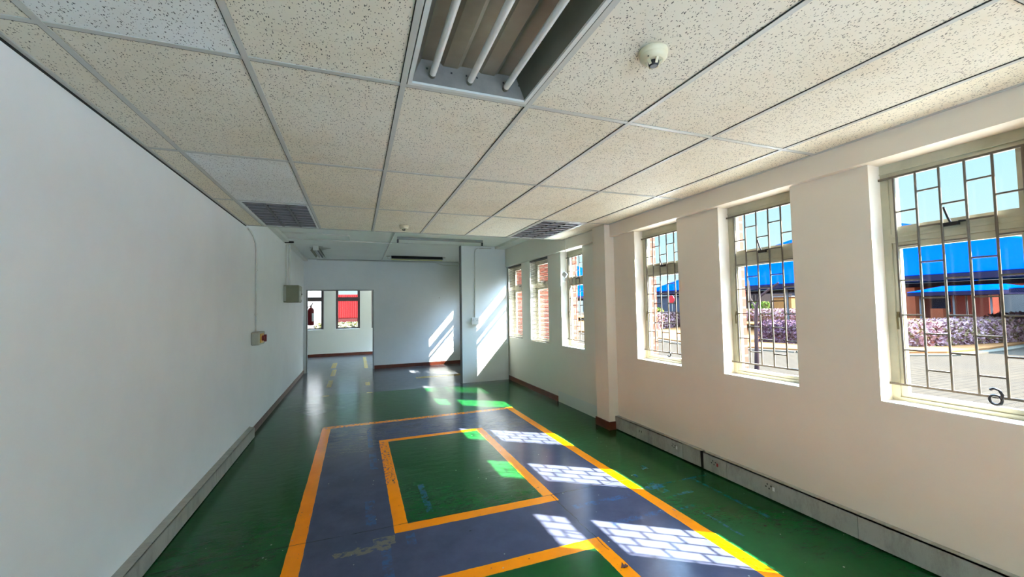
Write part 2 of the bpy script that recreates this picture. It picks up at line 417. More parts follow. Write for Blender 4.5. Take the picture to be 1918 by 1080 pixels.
    col = t.mix(t.M('MULTIPLY', t.ramp(t.noise(t.scale(v, 2, 22, 1), 6, 5, .8), .715, .75), .35), col, lin((126, 140, 130)))
    fl = t.vor(v, 14); fc = t.n('ShaderNodeSeparateColor'); t.l(fl.outputs['Color'], fc.inputs[0])
    f1 = AND(t.M('LESS_THAN', fl.outputs['Distance'], t.M('MULTIPLY', fc.outputs[1], .085)), t.M('GREATER_THAN', fc.outputs[0], .5))
    col = t.mix(t.M('MULTIPLY', f1, .7), col, lin((176, 182, 170)))
    fl2 = t.vor(t.scale(v, 1, 1.4, 1), 7); fc2 = t.n('ShaderNodeSeparateColor'); t.l(fl2.outputs['Color'], fc2.inputs[0])
    f2 = AND(t.M('LESS_THAN', fl2.outputs['Distance'], t.M('MULTIPLY', fc2.outputs[1], .08)), t.M('GREATER_THAN', fc2.outputs[0], .66))
    col = t.mix(t.M('MULTIPLY', f2, .75), col, (.012, .014, .014, 1))
    t.l(col, t.b.inputs['Base Color'])
    h = t.M('ADD', t.M('MULTIPLY', t.noise(t.scale(v, 1, 2.2, 1), 7, 4, .6), 1.0), t.M('MULTIPLY', fine, .12))
    t.bump(h, .28, .006)
    rr = t.M('ADD', .10, t.M('MULTIPLY', t.noise(v, 6, 5, .7), .16))
    return t.fin(rr, 0, .18)
M_floor = mat_floor()
struct(MB().box(-2.6, XO, YB, 14.95, -.12, 0), 'floor', M_floor, None, 'green and slate painted workshop floor with orange bay lines and worn paint', 'floor')

# ------------------------------------------------------------------ walls
struct(MB().box(XL-.15, XL, YB, 11.5, 0, 2.80), 'wall_left', M_wall, None, 'long blank white wall on the left side of the room', 'wall')
yc = sorted({YB, 14.95} | {a for w in WIN+WIN_FILL for a in w})
def _sol(i, j, k):
    ya, yb = yc[j], yc[j+1]
    return not (k == 1 and any(a <= ya+1e-6 and yb-1e-6 <= b for a, b in WIN+WIN_FILL))
wr = struct(wall_cells([XR, 3.13, XO], yc, [-.3, SILL, HEAD, 2.80], _sol, lambda i, j, k: i), 'wall_right', [M_wallw, M_brick], None, 'white right wall pierced by tall narrow windows', 'wall')
struct(MB().box(2.906, XR, YB, YF, HEAD, ZU), 'trim_1', M_wallw, None, 'painted beam running above the right windows', 'beam')
col_ = thing('trim_2', 'white painted column between the third and fourth grilled windows', 'column', (2.90, 4.38, 0), kind='structure')
MB().box(-.07, .06, -.135, .135, 0, ZT-.001).build('shaft', M_wallw, col_)
MB().box(-.085, .0599, -.15, .15, 0, .095).build('plinth', M_base, col_)
# far wall with opening
xc = [XL, -1.118, .40, XR]; zc = [0, 1.985, ZU]
struct(wall_cells(xc, [YF, 11.08], zc, lambda i, j, k: not (i == 1 and k == 0)), 'wall_far', M_wall, None, 'white far wall with an open doorway at its left', 'wall')
# doorway channel
d = thing('door_1', 'open doorway in the far wall edged by thin grey metal channel', 'doorway', (-.36, YF, 0), kind='structure')
mb = MB(); mb.box(-.762, -.745, -.008, .128, 0, 1.99); mb.box(.745, .765, -.008, .128, 0, 1.99); mb.box(-.762, .765, -.008, .128, 1.972, 1.99)
mb.build('door_frame', basic('grey green channel', (120, 124, 116), .4), d)
# partition
for _y0, _y1, _l in ((6.88, 7.25, 'brick pier outside between the two blind covered windows'), (8.0, 8.34, 'brick pier outside beyond the partition window')):
    out_ = MB().box(XO, 3.38, _y0, _y1, -.15, 2.8).build('wall_pier', M_brick); tag(out_, _l, 'pier', kind='structure')
mb = MB(); mb.box(1.965, 2.94, 8.02, 8.12, 0, ZU-.001)
struct(mb, 'wall_partition', M_wall, None, 'short white partition stub on the right with a double socket', 'wall')
MB().box(1.95, 1.966, 8.005, 8.135, 0, ZU-.002).build('trim_3', basic('grey edge channel', (110, 114, 110), .4)).__setitem__('kind', 'structure')
tag(bpy.data.objects['trim_3'], 'thin grey metal edge post on the end of the partition', 'trim')
# back room
bw = [(-2.3, -1.86), (-1.50, -1.0), (-.64, .11), (.48, 1.2), (1.6, 2.3)]
bw = [(-1.72, -1.0), (-.64, .11), (.48, 1.2)]
xc2 = sorted({-2.6, XO} | {a for w in bw for a in w})
struct(wall_cells(xc2, [YE, 14.95], [-.3, .87, 2.32, 2.80], lambda i, j, k: not (k == 1 and any(a <= xc2[i]+1e-6 and xc2[i+1]-1e-6 <= b for a, b in bw))), 'wall_end', M_wallw, None, 'white end wall of the back room with brown framed windows', 'wall')
struct(MB().box(-2.75, -2.6, 11.35, 14.95, 0, 2.8), 'wall_side', M_wall, None, 'left side wall of the back room', 'wall')
struct(MB().box(-2.6, XL-.15, 11.35, 11.5, 0, 2.8), 'wall_return', M_wall, None, 'short return wall of the back room', 'wall')
# wall behind, its open bay added to let daylight in
xcb = [-1.335, .1, 1.9, XO]
struct(wall_cells(xcb, [YB-.2, YB], [-.3, 0, 2.42, 2.8], lambda i, j, k: not (i == 1 and k == 1)), 'wall_behind', M_wall, None, 'wall behind the camera with an open bay added for daylight', 'wall')
# roof slab and ceilings
struct(MB().box(-2.75, XO+.05, YB-.2, 15.0, 2.80, 3.0), 'ceiling_slab', M_ceilup, None, 'roof slab over the rooms', 'roof')
struct(MB().box(-2.6, XR, 5.46, YE, ZU, 2.80), 'ceiling_upper', M_ceilup, None, 'higher pale green painted board ceiling at the far end', 'ceiling')
struct(MB().box(XL, 2.906, 5.436, 5.458, ZT+.006, 2.80), 'trim_4', M_ceilup, None, 'drop edge where the tiled ceiling ends', 'trim')
# suspended ceiling
GX = [XL, -1.006, -.406, .194, .794, 1.394, 1.994, 2.594, 2.906]
T1, L_ = 1.825, 1.2025
GY = [YB]+[T1+L_*k for k in range(-4, 4)]
FIX = {(3, 0), (1, 3), (6, 3)}   # (column, bay) : bay 0 = T1-L..T1
ceil = MB()
for i in range(len(GX)-1):
    for k in range(-5, 3+0):
        ya = T1+L_*k if k > -5 else YB; yb = T1+L_*(k+1)
        if ya < YB: ya = YB
        if yb <= YB: continue
        if (i, k+1) in {(3, 0), (1, 3), (6, 3)}: continue
        rnd = random.random(); mi = 0 if rnd < .6 else 2
        if (i, k) in ((1, 1), (1, -1)): mi = 1
        if k >= 1 and mi == 0: mi = 2
        if (i, k) == (1, 1): mi = 1
        g = .004
        ceil.box(GX[i]+g, GX[i+1]-g, ya+g, yb-g, ZT+.004+random.uniform(0, .0015), ZT+.020, mi)
ce = struct(ceil, 'ceiling', [M_tile, M_tile2, M_tile3], None, 'suspended ceiling of fissured mineral tiles in a grey metal grid', 'ceiling')
gm = MB()
for x in GX[1:-1]: gm.box(x-.012, x+.012, YB, 5.432, ZT-.001, ZT+.003)
for k in range(-4, 4):
    y = T1+L_*k
    if YB < y < 5.43: gm.box(XL, 2.906, y-.012, y+.012, ZT, ZT+.0035)
gm.box(XL, 2.906, 5.415, 5.4319, ZT-.0015, ZT+.006)
gm.box(XL, XL+.022, YB, 5.43, ZT-.004, ZT+.004); gm.box(2.884, 2.906, YB, 5.43, ZT-.001, ZT+.004)
gm.build('ceiling_grid', M_grid, ce)
dk = MB()  # dark strips stand in for shade along grid, wall and ceiling edge
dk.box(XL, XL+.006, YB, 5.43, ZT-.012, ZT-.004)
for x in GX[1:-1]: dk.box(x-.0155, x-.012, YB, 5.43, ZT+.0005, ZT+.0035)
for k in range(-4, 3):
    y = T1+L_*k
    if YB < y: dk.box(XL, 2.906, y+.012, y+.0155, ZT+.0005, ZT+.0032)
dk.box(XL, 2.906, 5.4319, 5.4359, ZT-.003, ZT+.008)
dk.build('shade_strips', M_dark, ce)

# skirting
def skirt(name, label, m, *b):
    mb = MB()
    for q in b: mb.box(*q)
    return tag(mb.build(name, m), label, 'skirting board', kind='structure')
skirt('baseboard_left', 'worn red brown skirting along the far part of the left wall', M_based, (XL, XL+.014, 5.72, YF, 0, .075))
skirt('baseboard_right', 'red brown skirting along the right wall below the blinds', M_base, (XR-.016, XR, 5.83, 8.02, 0, .085))
skirt('baseboard_far', 'varnished brown skirting along the far wall', M_base, (.42, XR, YF-.016, YF, 0, .085))
skirt('baseboard_end', 'dark brown skirting under the back room windows', M_base, (-2.6, XR, YE-.016, YE, 0, .085))
skirt('baseboard_return', 'grey skirting on the wall stub past the doorway', M_based, (XL, XL+.012, 11.081, 11.5, 0, .09))

# ------------------------------------------------------------------ windows
def ring(mb, x0, x1, ya, yb, za, zb, w, wt=None, wb=None):
    wt = wt or w; wb = wb or w
    mb.box(x0, x1, ya, ya+w, za, zb); mb.box(x0, x1, yb-w, yb, za, zb)
    mb.box(x0, x1, ya+w, yb-w, zb-wt, zb); mb.box(x0, x1, ya+w, yb-w, za, za+wb)
def make_window(m, w, label, zt=.985):
    """local: x=0 at inner wall face, +x outward, z=0 at the sill"""
    H = HEAD-SILL; h = w/2
    r = thing('window', label, 'window', kind='structure')
    f = MB(); ring(f, .115, .165, -h, h, 0, H, .040, .052, .022)
    f.box(.115, .165, -h+.04, h-.04, zt-.03, zt+.025)
    f.box(.108, .115, -h, h, H-.058, H-.052); f.box(.108, .115, -h+.03, h-.03, zt+.004, zt+.010)
    f.build('window_frame', m, r)
    a = MB(); ring(a, .125, .155, -h+.041, h-.041, .0225, zt-.031, .034, .036, .026)
    sa = a.build('casement_sash', m, r)
    b = MB(); ring(b, .120, .155, -h+.041, h-.041, zt+.026, H-.053, .034, .036, .042)
    sb = b.build('transom_sash', m, r)
    MB().box(.138, .142, -h+.070, h-.070, .046, zt-.065).build('glass_pane', M_glass, sa)
    MB().box(.138, .142, -h+.070, h-.070, zt+.066, H-.087).build('glass_pane', M_glass, sb)
    s = MB(); s.box(.098, .119, -.03, .035, zt+.025, zt+.045); s.tube([(.095, 0, zt+.045), (.085, .005, zt+.07), (.085, .02, zt+.13)], .006, 6)
    s.box(.10, .119, -.055, -.030, zt+.040, zt+.048); s.box(.10, .119, .035, .055, zt+.040, zt+.048)
    tag(s.build('transom_stay', M_black, r), 'black peg stay on the transom sash')
    k = MB(); k.box(.105, .124, h-.072, h-.050, .50, .535); k.tube([(.10, h-.06, .53), (.09, h-.06, .50), (.09, h-.062, .43)], .006, 6)
    tag(k.build('casement_handle', basic('tarnished brass', (108, 96, 64), .4, .6), r), 'dull brass casement handle')
    return r
def place_win(p, x, y, z, rz, label, first=False):
    o = p if first else copy_tree(p)
    o.location = (x, y, z); o.rotation_euler = (0, 0, rz); o['label'] = label; return o
wl = ['cream steel window at the right edge, nearest the camera, behind burglar bars', 'second nearest cream steel window behind bars, facing a thin leaning tree',
      'third nearest cream window behind bars, just before the column', 'cream barred window just beyond the column with a white box hanging before it',
      'window behind the wider blind next to the last barred window', 'window behind the blind closest to the partition',
      'window hidden behind the partition, nearer one', 'window hidden behind the partition, farther one', 'wide unseen side window added to light the back room']
n = 0
for i, (a, b) in enumerate(WIN+WIN_FILL):
    n += 1
    p = make_window(M_cream, b-a, '')
    p.name = 'window_%d' % n
    place_win(p, XR, (a+b)/2, SILL, 0, (wl+['unseen window added beside the camera for daylight', 'unseen window added behind the camera for daylight', 'unseen window added at the rear for daylight'])[i], True)
for i, (a, b) in enumerate(bw):
    n += 1
    p = make_window(M_brown, b-a, ''); p.name = 'window_%d' % n
    place_win(p, (a+b)/2, YE, SILL-.01, PI/2, ['brown framed window of the back room behind the fire extinguisher', 'brown framed window in the middle of the open doorway', 'brown framed window at the right edge of the open doorway'][i], True)

# burglar bars
def make_bars(w, lab):
    r = thing('burglar_bars', lab, 'window grille', group='welded steel grilles in the right window reveals')
    H = HEAD-SILL; h = w/2; X = .10
    MB().box(X-.006, X+.006, -h-.004, h+.004, 1.347, 1.359).build('rail', M_bars, r); MB().box(X-.006, X+.006, -h-.004, h+.004, .095, .107).build('rail', M_bars, r)
    top = .245; ys = [top*w/.64-.104*w/.64*k for k in range(6)]
    for y in ys: MB().tube([(X, y, .106), (X, y, 1.348)], .0062, 8).build('upright', M_bars, r)
    for c in range(5):
        zs = [1.137-.207*q+(0 if c % 2 == 0 else .100) for q in range(6)]
        for z in zs:
            if .13 < z < 1.33: MB().box(X-.0045, X+.0045, ys[c+1]+.0055, ys[c]-.0055, z-.0045, z+.0045).build('rung', M_bars, r)
    return r
gl_ = ['welded cream burglar bars in the nearest window', 'welded cream burglar bars in the second nearest window', 'welded cream burglar bars in the window just before the column', 'welded cream burglar bars in the window beyond the column']
for i in range(4):
    a, b = WIN[i]; o = make_bars(b-a, gl_[i]); o.location = (XR, (a+b)/2, SILL)
# peg-stay hooks hanging below two grilles
def hook(y, z, lab, full):
    mb = MB(); n_ = 22; pts = []
    a0, a1 = (math.radians(60), math.radians(410)) if full else (math.radians(80), math.radians(330))
    for k in range(n_): t = a0+(a1-a0)*k/(n_-1); pts.append((0, .022*math.cos(t), .024*math.sin(t)))
    if full: pts = [(0, .022*math.cos(math.radians(a)), .024*math.sin(math.radians(a))) for a in range(180, 540, 16)]+[(0, -.022, 0), (0, -.024, .03), (0, -.014, .052), (0, .004, .058), (0, .018, .050)]
    mb.tube(pts, .0068, 6)
    o = mb.build('stay_hook', M_black); o.location = (XR+.082, y, z); return tag(o, lab, 'hook')
hook(1.105, .968, 'black curled stay hook shaped like a six on the bars of the nearest window', True)
hook(3.44, .965, 'small black stay hook below the bars of the window before the column', False)

# venetian blinds
def make_blind(w, lab):
    r = thing('venetian_blind', lab, 'blind', group='venetian blinds on the two far windows')
    h = w/2; H = HEAD-SILL
    MB().bev(-.002, .030, -h, h, H-.035, H-.006, .003).build('head_rail', basic('dark head rail', (80, 78, 74), .5), r)
    MB().bev(.0, .026, -h+.004, h-.004, .004, .018, .003).build('bottom_rail', M_slat, r)
    sl = MB(); nsl = 64; z0, z1 = .030, H-.045
    for k in range(nsl):
        z = z0+(z1-z0)*k/(nsl-1)
        tilt = math.radians(48) if z > 1.02 else math.radians(24+6*math.sin(k*1.7))
        if .60 < z < .66: tilt = math.radians(5)
        V = []
        for (u, c) in ((-.0125, 0), (-.006, .0016), (0, .0021), (.006, .0016), (.0125, 0)):
            X = .014+u*math.cos(tilt)-c*math.sin(tilt); Z = z+u*math.sin(tilt)+c*math.cos(tilt)
            sag = .0015*math.sin(k*2.1)
            V += [(X, -h+.006, Z+sag), (X, h-.006, Z-sag)]
        V += [(x, y, zz-.0006) for x, y, zz in V]
        fs = [(2*q, 2*q+1, 2*q+3, 2*q+2) for q in range(4)]+[(10+2*q, 12+2*q, 13+2*q, 11+2*q) for q in range(4)]
        fs += [(0, 2, 12, 10), (2, 4, 14, 12), (4, 6, 16, 14), (6, 8, 18, 16), (1, 11, 13, 3), (3, 13, 15, 5), (5, 15, 17, 7), (7, 17, 19, 9), (0, 10, 11, 1), (8, 9, 19, 18)]
        sl.add(V, fs, 0, False)
    sl.build('slats', M_slat, r)
    c = MB()
    for y in (-h+.09, h-.09):
        c.tube([(-.001, y, .02), (-.001, y, H-.03)], .0012, 5); c.tube([(.029, y, .02), (.029, y, H-.03)], .0012, 5)
    c.build('cord', M_slat, r)
    return r
for i, lab in ((4, 'wider cream venetian blind over the flush window beside the last barred window'), (5, 'narrower cream venetian blind over the window beside the partition'), (6, 'cream blind on the first window hidden behind the partition'), (7, 'cream blind on the second window hidden behind the partition')):
    a, b = WIN[i]; o = make_blind(b-a, lab); o.location = (XR-.004, (a+b)/2, SILL)

# ------------------------------------------------------------------ trunking
M_sock = basic('socket black', (30, 30, 30), .5); M_sockr = basic('socket red', (150, 40, 38), .4)
def socket(parent, x, y, z, red=False):
    mb = MB(); mb.box(x-.002, x, y-.055, y+.055, z-.035, z+.035)
    s = mb.build('socket_outlet', M_trunk, parent)
    p = MB()
    for dy, dz in ((.018, .016), (-.012, .010), (.004, -.012), (.030, -.004)): p.box(x-.003, x-.0021, y+dy-.005, y+dy+.005, z+dz-.005, z+dz+.005)
    p.build('socket_holes', M_sock, s)
    p = MB().box(x-.005, x-.0021, y-.040, y-.024, z-.018, z+.010)
    p.build('socket_switch', M_sockr if red else M_label, s)
tr = thing('cable_trunking', 'long grey metal cable trunking along the right wall under the windows', 'trunking')
MB().box(2.918, XR, -3.19, 4.243, .012, .150).build('back_box', M_dark, tr)
segs = [(-3.19, -.9), (-.896, .6), (.604, 1.688), (1.692, 2.655), (2.659, 2.903), (3.155, 3.634), (3.638, 3.848), (3.852, 4.243)]
for a, b in segs:
    mb = MB(); mb.box(2.910, 2.918, a, b, .012, .158); mb.box(2.910, XR, a, b, .150, .158); mb.build('lid', M_trunk, tr)
mb = MB()   # lifted lid
mb.add([(2.906, 2.935, .016), (2.914, 2.935, .016), (2.900, 2.935, .162), (2.908, 2.935, .162), (2.910, 3.151, .012), (2.918, 3.151, .012), (2.910, 3.151, .158), (2.918, 3.151, .158)],
       [(0, 1, 3, 2), (4, 6, 7, 5), (0, 2, 6, 4), (1, 5, 7, 3), (0, 4, 5, 1), (2, 3, 7, 6)])
mb.add([(2.900, 2.935, .162), (2.958, 2.935, .158), (2.958, 3.151, .158), (2.910, 3.151, .158), (2.900, 2.935, .156), (2.958, 2.935, .152), (2.958, 3.151, .152), (2.910, 3.151, .152)],
       [(0, 1, 2, 3), (7, 6, 5, 4), (0, 4, 5, 1), (1, 5, 6, 2), (2, 6, 7, 3), (3, 7, 4, 0)])
tag(mb.build('lid', M_trunk, tr), 'short lid section standing proud at its near end')
for y, rd in ((3.26, False), (2.78, True), (2.27, False)): socket(tr, 2.910, y, .098, rd)
p = MB()
for dy in (0, .035): p.box(2.9085, 2.9099, 3.755+dy, 3.763+dy, .09, .112)
p.build('fixing_holes', M_sock, tr)
tl = thing('cable_trunking', 'pale metal cable trunking along the foot of the left wall', 'trunking')
mb = MB(); mb.box(XL, -1.135, -3.19, 5.70, .012, .124); mb.build('back_box', M_dark, tl)
for a, b in ((-3.19, 1.2), (1.203, 4.277), (4.281, 4.748), (4.752, 5.66)):
    mb = MB(); mb.box(-1.135, -1.127, a, b, .008, .130); mb.box(XL, -1.127, a, b, .124, .132); mb.build('lid', M_trunk, tl)
mb = MB(); mb.add([(XL, 5.66, .008), (-1.127, 5.66, .008), (-1.127, 5.66, .132), (XL, 5.66, .132), (XL, 5.715, .008), (-1.127, 5.70, .008), (-1.127, 5.70, .11), (XL, 5.715, .132)],
                  [(0, 3, 2, 1), (4, 5, 6, 7), (0, 1, 5, 4), (3, 7, 6, 2), (1, 2, 6, 5), (0, 4, 7, 3)])
mb.build('end_cap', M_trunk, tl)

# ------------------------------------------------------------------ fittings on the left wall
def conduit(lab, pts, r=.010, saddles=(), m=None, name='conduit'):
    t_ = thing(name, lab, 'conduit'); MB().tube(pts, r, 10).build('pipe', m or M_pvc, t_)
    for s_ in saddles: MB().box(*s_).build('saddle', M_pvc, t_)
    return t_
def bend(p0, c, p1, n=6):
    p0, c, p1 = Vector(p0), Vector(c), Vector(p1)
    return [tuple(p0*(1-t)**2+c*2*t*(1-t)+p1*t*t) for t in [k/n for k in range(n+1)]]
conduit('thin white conduit dropping down the left wall to the isolator switch', bend((XL+.011, 5.47, 2.455), (XL+.011, 5.93, 2.44), (XL+.011, 5.93, 2.20))+[(XL+.011, 5.93, 1.235)], .010,
        [(XL, XL+.024, 5.905, 5.955, 2.0, 2.012), (XL, XL+.024, 5.905, 5.955, 1.45, 1.462)])
iso = thing('isolator_switch', 'grey isolator box with yellow plate and red rotary knob on the left wall', 'switch', (XL, 5.74, 1.08))
MB().bev(0, .085, 0, .34, 0, .155, .008).build('enclosure', M_grey, iso)
MB().bev(.085, .092, .05, .24, .02, .135, .003).build('switch_plate', M_yel, iso)
kn = MB().lathe([(.034, 0), (.034, .02), (.028, .028)], (.092, .145, .078), 20, 0, 'X'); kn.bev(.112, .140, .128, .162, .035, .122, .004)
kn.build('rotary_knob', M_red, iso)
mb = MB()
for z in (.03, .075, .12): mb.lathe([(.012, 0), (.012, .012)], (.028, -.012, z), 10, 0, 'Y')
mb.build('cable_gland', M_grey, iso)
db = thing('distribution_box', 'khaki metal electrical box standing out from the left wall below twin conduits', 'electrical box', (XL, 8.06, 1.64))
MB().bev(0, .235, 0, .40, 0, .30, .006).build('enclosure', M_khaki, db)
dd = MB().bev(.235, .247, .012, .388, .012, .288, .003).build('door', M_grey, db)
mb = MB(); mb.box(.247, .249, .07, .17, .12, .20); mb.box(.247, .249, .2, .34, .05, .11); mb.build('label_plate', M_label, dd)
MB().lathe([(.012, 0), (.012, .012)], (.247, .30, .15), 12, 0, 'X').build('door_lock', M_black, dd)
mb = MB(); mb.box(0, .04, -.012, -.0001, .02, .28); mb.lathe([(.010, 0), (.010, .03)], (.03, -.02, .22), 8, 0, 'Y'); mb.lathe([(.010, 0), (.010, .03)], (.03, -.02, .10), 8, 0, 'Y')
mb.build('side_bracket', M_grey, db)
conduit('near one of the twin conduits above the khaki electrical box', [(XL+.022, 8.16, 1.94), (XL+.022, 8.16, 2.66)], .010)
conduit('thicker one of the twin conduits above the khaki electrical box', [(XL+.078, 8.16, 1.94), (XL+.078, 8.16, 2.66)], .016)
conduit('short black pipe end poking from the corner trunk above the twin conduits', [(XL+.02, 8.02, 2.685), (XL+.16, 8.02, 2.69)], .018, (), M_black, 'pipe')

# ------------------------------------------------------------------ high level things, far zone
tag(MB().bev(XL, XL+.085, 5.46, YF, ZU-.055, ZU, .004).build('corner_trunking', M_pvc), 'white boxed trunking in the left corner of the higher ceiling', 'trunking')
tag(MB().bev(2.68, 2.905, 5.46, 8.015, ZU-.05, ZU, .004).build('corner_trunking', M_pvc), 'white boxed trunking along the beam on the right of the higher ceiling', 'trunking')
conduit('white conduit crossing the higher ceiling from the left corner to the junction', [(XL+.086, 7.86, ZU-.012), (.60, 7.98, ZU-.012)], .012)
conduit('white conduit running lengthwise along the higher ceiling', [(.585, 5.47, ZU-.012), (.60, 10.90, ZU-.012)], .012, [(.575, .625, 7.95, 8.01, ZU-.03, ZU-.001)])
conduit('short white conduit parallel to the ceiling step with a bend at its right end', [(XL+.086, 7.27, ZU-.012), (-.20, 7.33, ZU-.012)]+bend((-.16, 7.33, ZU-.012), (-.11, 7.33, ZU-.012), (-.11, 7.40, ZU-.012))+[(-.11, 7.84, ZU-.012)], .011)
conduit('thin conduit along the top of the far wall', [(-.9, YF-.011, ZU-.022), (1.95, YF-.011, ZU-.022)]+[(2.2, YF-.02, ZU-.10), (2.6, YF-.011, ZU-.10)], .010)
conduit('white conduit dropping down the partition to the double socket', [(2.6, 8.009, 2.70), (2.34, 8.009, 2.70)]+bend((2.34, 8.009, 2.70), (2.245, 8.009, 2.70), (2.245, 8.009, 2.60))+[(2.235, 8.009, 1.29)], .010)
so_ = thing('double_socket', 'white double socket on the partition at the foot of the conduit', 'socket', (2.23, 8.02, 1.155))
MB().bev(-.075, .075, -.035, 0, 0, .135, .004).build('back_box', M_pvc, so_)
MB().bev(-.078, .078, -.045, -.035, -.003, .138, .003).build('face_plate', M_label, so_)
mb = MB()
for cx_ in (-.04, .04):
    for dx_, dz_ in ((0, .10), (-.012, .075), (.012, .075)): mb.box(cx_+dx_-.004, cx_+dx_+.004, -.0465, -.0451, dz_-.004, dz_+.004)
mb.build('socket_holes', M_sock, so_)
sm = MB(); sm.box(.63, 1.96, 7.985, 7.992, ZU-.0015, ZU-.0002); sm.box(XL+.09, 2.6, YF-.006, YF-.0005, ZU-.006, ZU-.0002)
tag(sm.build('trim_5', M_dark), 'thin dark joint lines of the higher board ceiling', 'joint', kind='structure')
# bare batten with empty lampholders
bt = thing('batten_light', 'long bare fluorescent batten without tube below the ceiling step', 'light fitting', (1.43, 7.30, ZU))
MB().bev(-.77, .77, -.03, .03, -.045, 0, .004).build('batten', basic('batten grey', (150, 154, 150), .4), bt)
for x in (-.76, .76): MB().bev(x-.014, x+.014, -.022, .022, -.105, -.046, .004).build('lampholder', M_black, bt)
# fitting 2
b2 = thing('fluorescent_fitting', 'dark sided fluorescent fitting with a yellowed tube near the far wall', 'light fitting', (1.36, 9.95, ZU))
MB().bev(-.62, .62, -.05, .05, -.03, 0, .004).build('housing', M_metalw, b2)
MB().add([(-.60, -.055, -.005), (.60, -.055, -.005), (.60, -.10, -.075), (-.60, -.10, -.075), (-.60, -.051, -.005), (.60, -.051, -.005), (.60, -.096, -.075), (-.60, -.096, -.075)], [(0, 3, 2, 1), (4, 5, 6, 7), (3, 7, 6, 2), (0, 1, 5, 4), (0, 4, 7, 3), (1, 2, 6, 5)]).build('reflector', M_black, b2)
for x in (-.61, .61): MB().bev(x-.06 if x < 0 else x, x if x < 0 else x+.06, -.06, .05, -.075, -.031, .004).build('end_cap', M_pvc, b2)
MB().tube([(-.60, -.04, -.088), (.60, -.04, -.088)], .015, 12).build('tube', M_ytube, b2)
MB().box(-.70, .70, .02, .14, -.0012, -.0002).build('soot_mark', M_khaki, b2)
# fitting 3
b3 = thing('fluorescent_fitting', 'short twin tube fitting pointing away near the left of the higher ceiling', 'light fitting', (-.735, 9.35, ZU))
MB().bev(-.045, .045, -.62, .62, -.05, 0, .004).build('housing', M_metalw, b3)
mb = MB(); mb.add([(-.05, -.6, -.02), (-.10, -.6, -.085), (-.10, .6, -.085), (-.05, .6, -.02), (-.046, -.6, -.02), (-.096, -.6, -.085), (-.096, .6, -.085), (-.046, .6, -.02)], [(0, 1, 2, 3), (7, 6, 5, 4), (0, 4, 5, 1), (3, 2, 6, 7), (1, 5, 6, 2), (0, 3, 7, 4)])
mb.add([(.05, -.6, -.02), (.10, -.6, -.085), (.10, .6, -.085), (.05, .6, -.02), (.046, -.6, -.02), (.096, -.6, -.085), (.096, .6, -.085), (.046, .6, -.02)], [(3, 2, 1, 0), (4, 5, 6, 7), (1, 5, 4, 0), (7, 6, 2, 3), (2, 6, 5, 1), (4, 7, 3, 0)])
mb.build('reflector', M_khaki, b3)
mb = MB(); sv = [(.03+(.15+.05*math.sin(3*k+1)+.03*math.cos(5*k))*math.cos(k*PI/10), -.3+(.30+.06*math.sin(2*k))*math.sin(k*PI/10)) for k in range(20)]
mb.poly(sv, -.0010, -.0003); mb.build('soot_mark', basic('soot stain', (196, 200, 192), .9, 0, .2, 9), b3)
MB().tube([(-.03, -.59, -.075), (-.03, .59, -.075)], .014, 10).build('tube', M_tube, b3)
MB().tube([(.03, -.59, -.075), (.03, .59, -.075)], .014, 10).build('tube', M_black, b3)
MB().bev(-.05, .05, -.65, -.62, -.09, 0, .004).build('end_cap', M_pvc, b3)

# ------------------------------------------------------------------ ceiling fittings
R = thing('recessed_light', 'large open recessed ceiling light with three bare unlit tubes', 'light fitting', (.494, 1.224, ZT))
x0, x1, y0, y1 = -.284, .284, -.585, .585
mb = MB(); ring_ = [(x0, x1)]
mb.box(x0, x0+.018, y0, y1, -.002, .008); mb.box(x1-.018, x1, y0, y1, -.002, .008); mb.box(x0+.018, x1-.018, y0, y0+.018, -.002, .008); mb.box(x0+.018, x1-.018, y1-.018, y1, -.002, .008)
mb.build('frame', M_metalw, R)
mb = MB(); mb.box(x0+.012, x1-.012, y0, y1, .115, .12)
mb.box(x0+.006, x0+.012, y0, y1, .008, .12); mb.box(x1-.012, x1-.006, y0, y1, .008, .12)
mb.build('reflector', M_refl, R)
mb = MB()   # slanted sides
for s_ in (-1, 1):
    a = [(s_*.268, y0+.02, .010), (s_*.268, y1-.02, .010), (s_*.225, y1-.02, .112), (s_*.225, y0+.02, .112)]
    b = [(x+s_*.003, y, z) for x, y, z in a]
    mb.add(a+b, [(0, 1, 2, 3), (7, 6, 5, 4), (0, 4, 5, 1), (2, 6, 7, 3), (1, 5, 6, 2), (0, 3, 7, 4)])
mb.build('side_reflector', M_reflg, R)
for s_ in (-1, 1):
    mb = MB(); yy = s_*.565
    mb.box(x0+.02, x1-.02, min(yy, yy+s_*.012), max(yy, yy+s_*.012), .008, .114)
    pl = mb.build('end_plate', basic('dusty end plate', (128, 124, 116), .5, 0, .2, 8), R)
    q = MB()
    for xx in (-.20, -.02, .03, .16, -.09, .24): q.box(xx-.004, xx+.004, min(yy-s_*.001, yy), max(yy-s_*.001, yy)-.0001, .07, .078)
    q.build('plate_holes', M_sock, pl)
for k, x in enumerate((-.178, -.006, .168)):
    t_ = MB().tube([(x, -.545, .045), (x, .545, .045)], .0145, 18).build('tube', M_tube, R)
    for s_ in (-1, 1): MB().lathe([(.0155, 0), (.0155, .018)], (x, s_*.545 if s_ > 0 else -.563, .045), 14, 0, 'Y').build('tube_cap', M_reflg, t_)
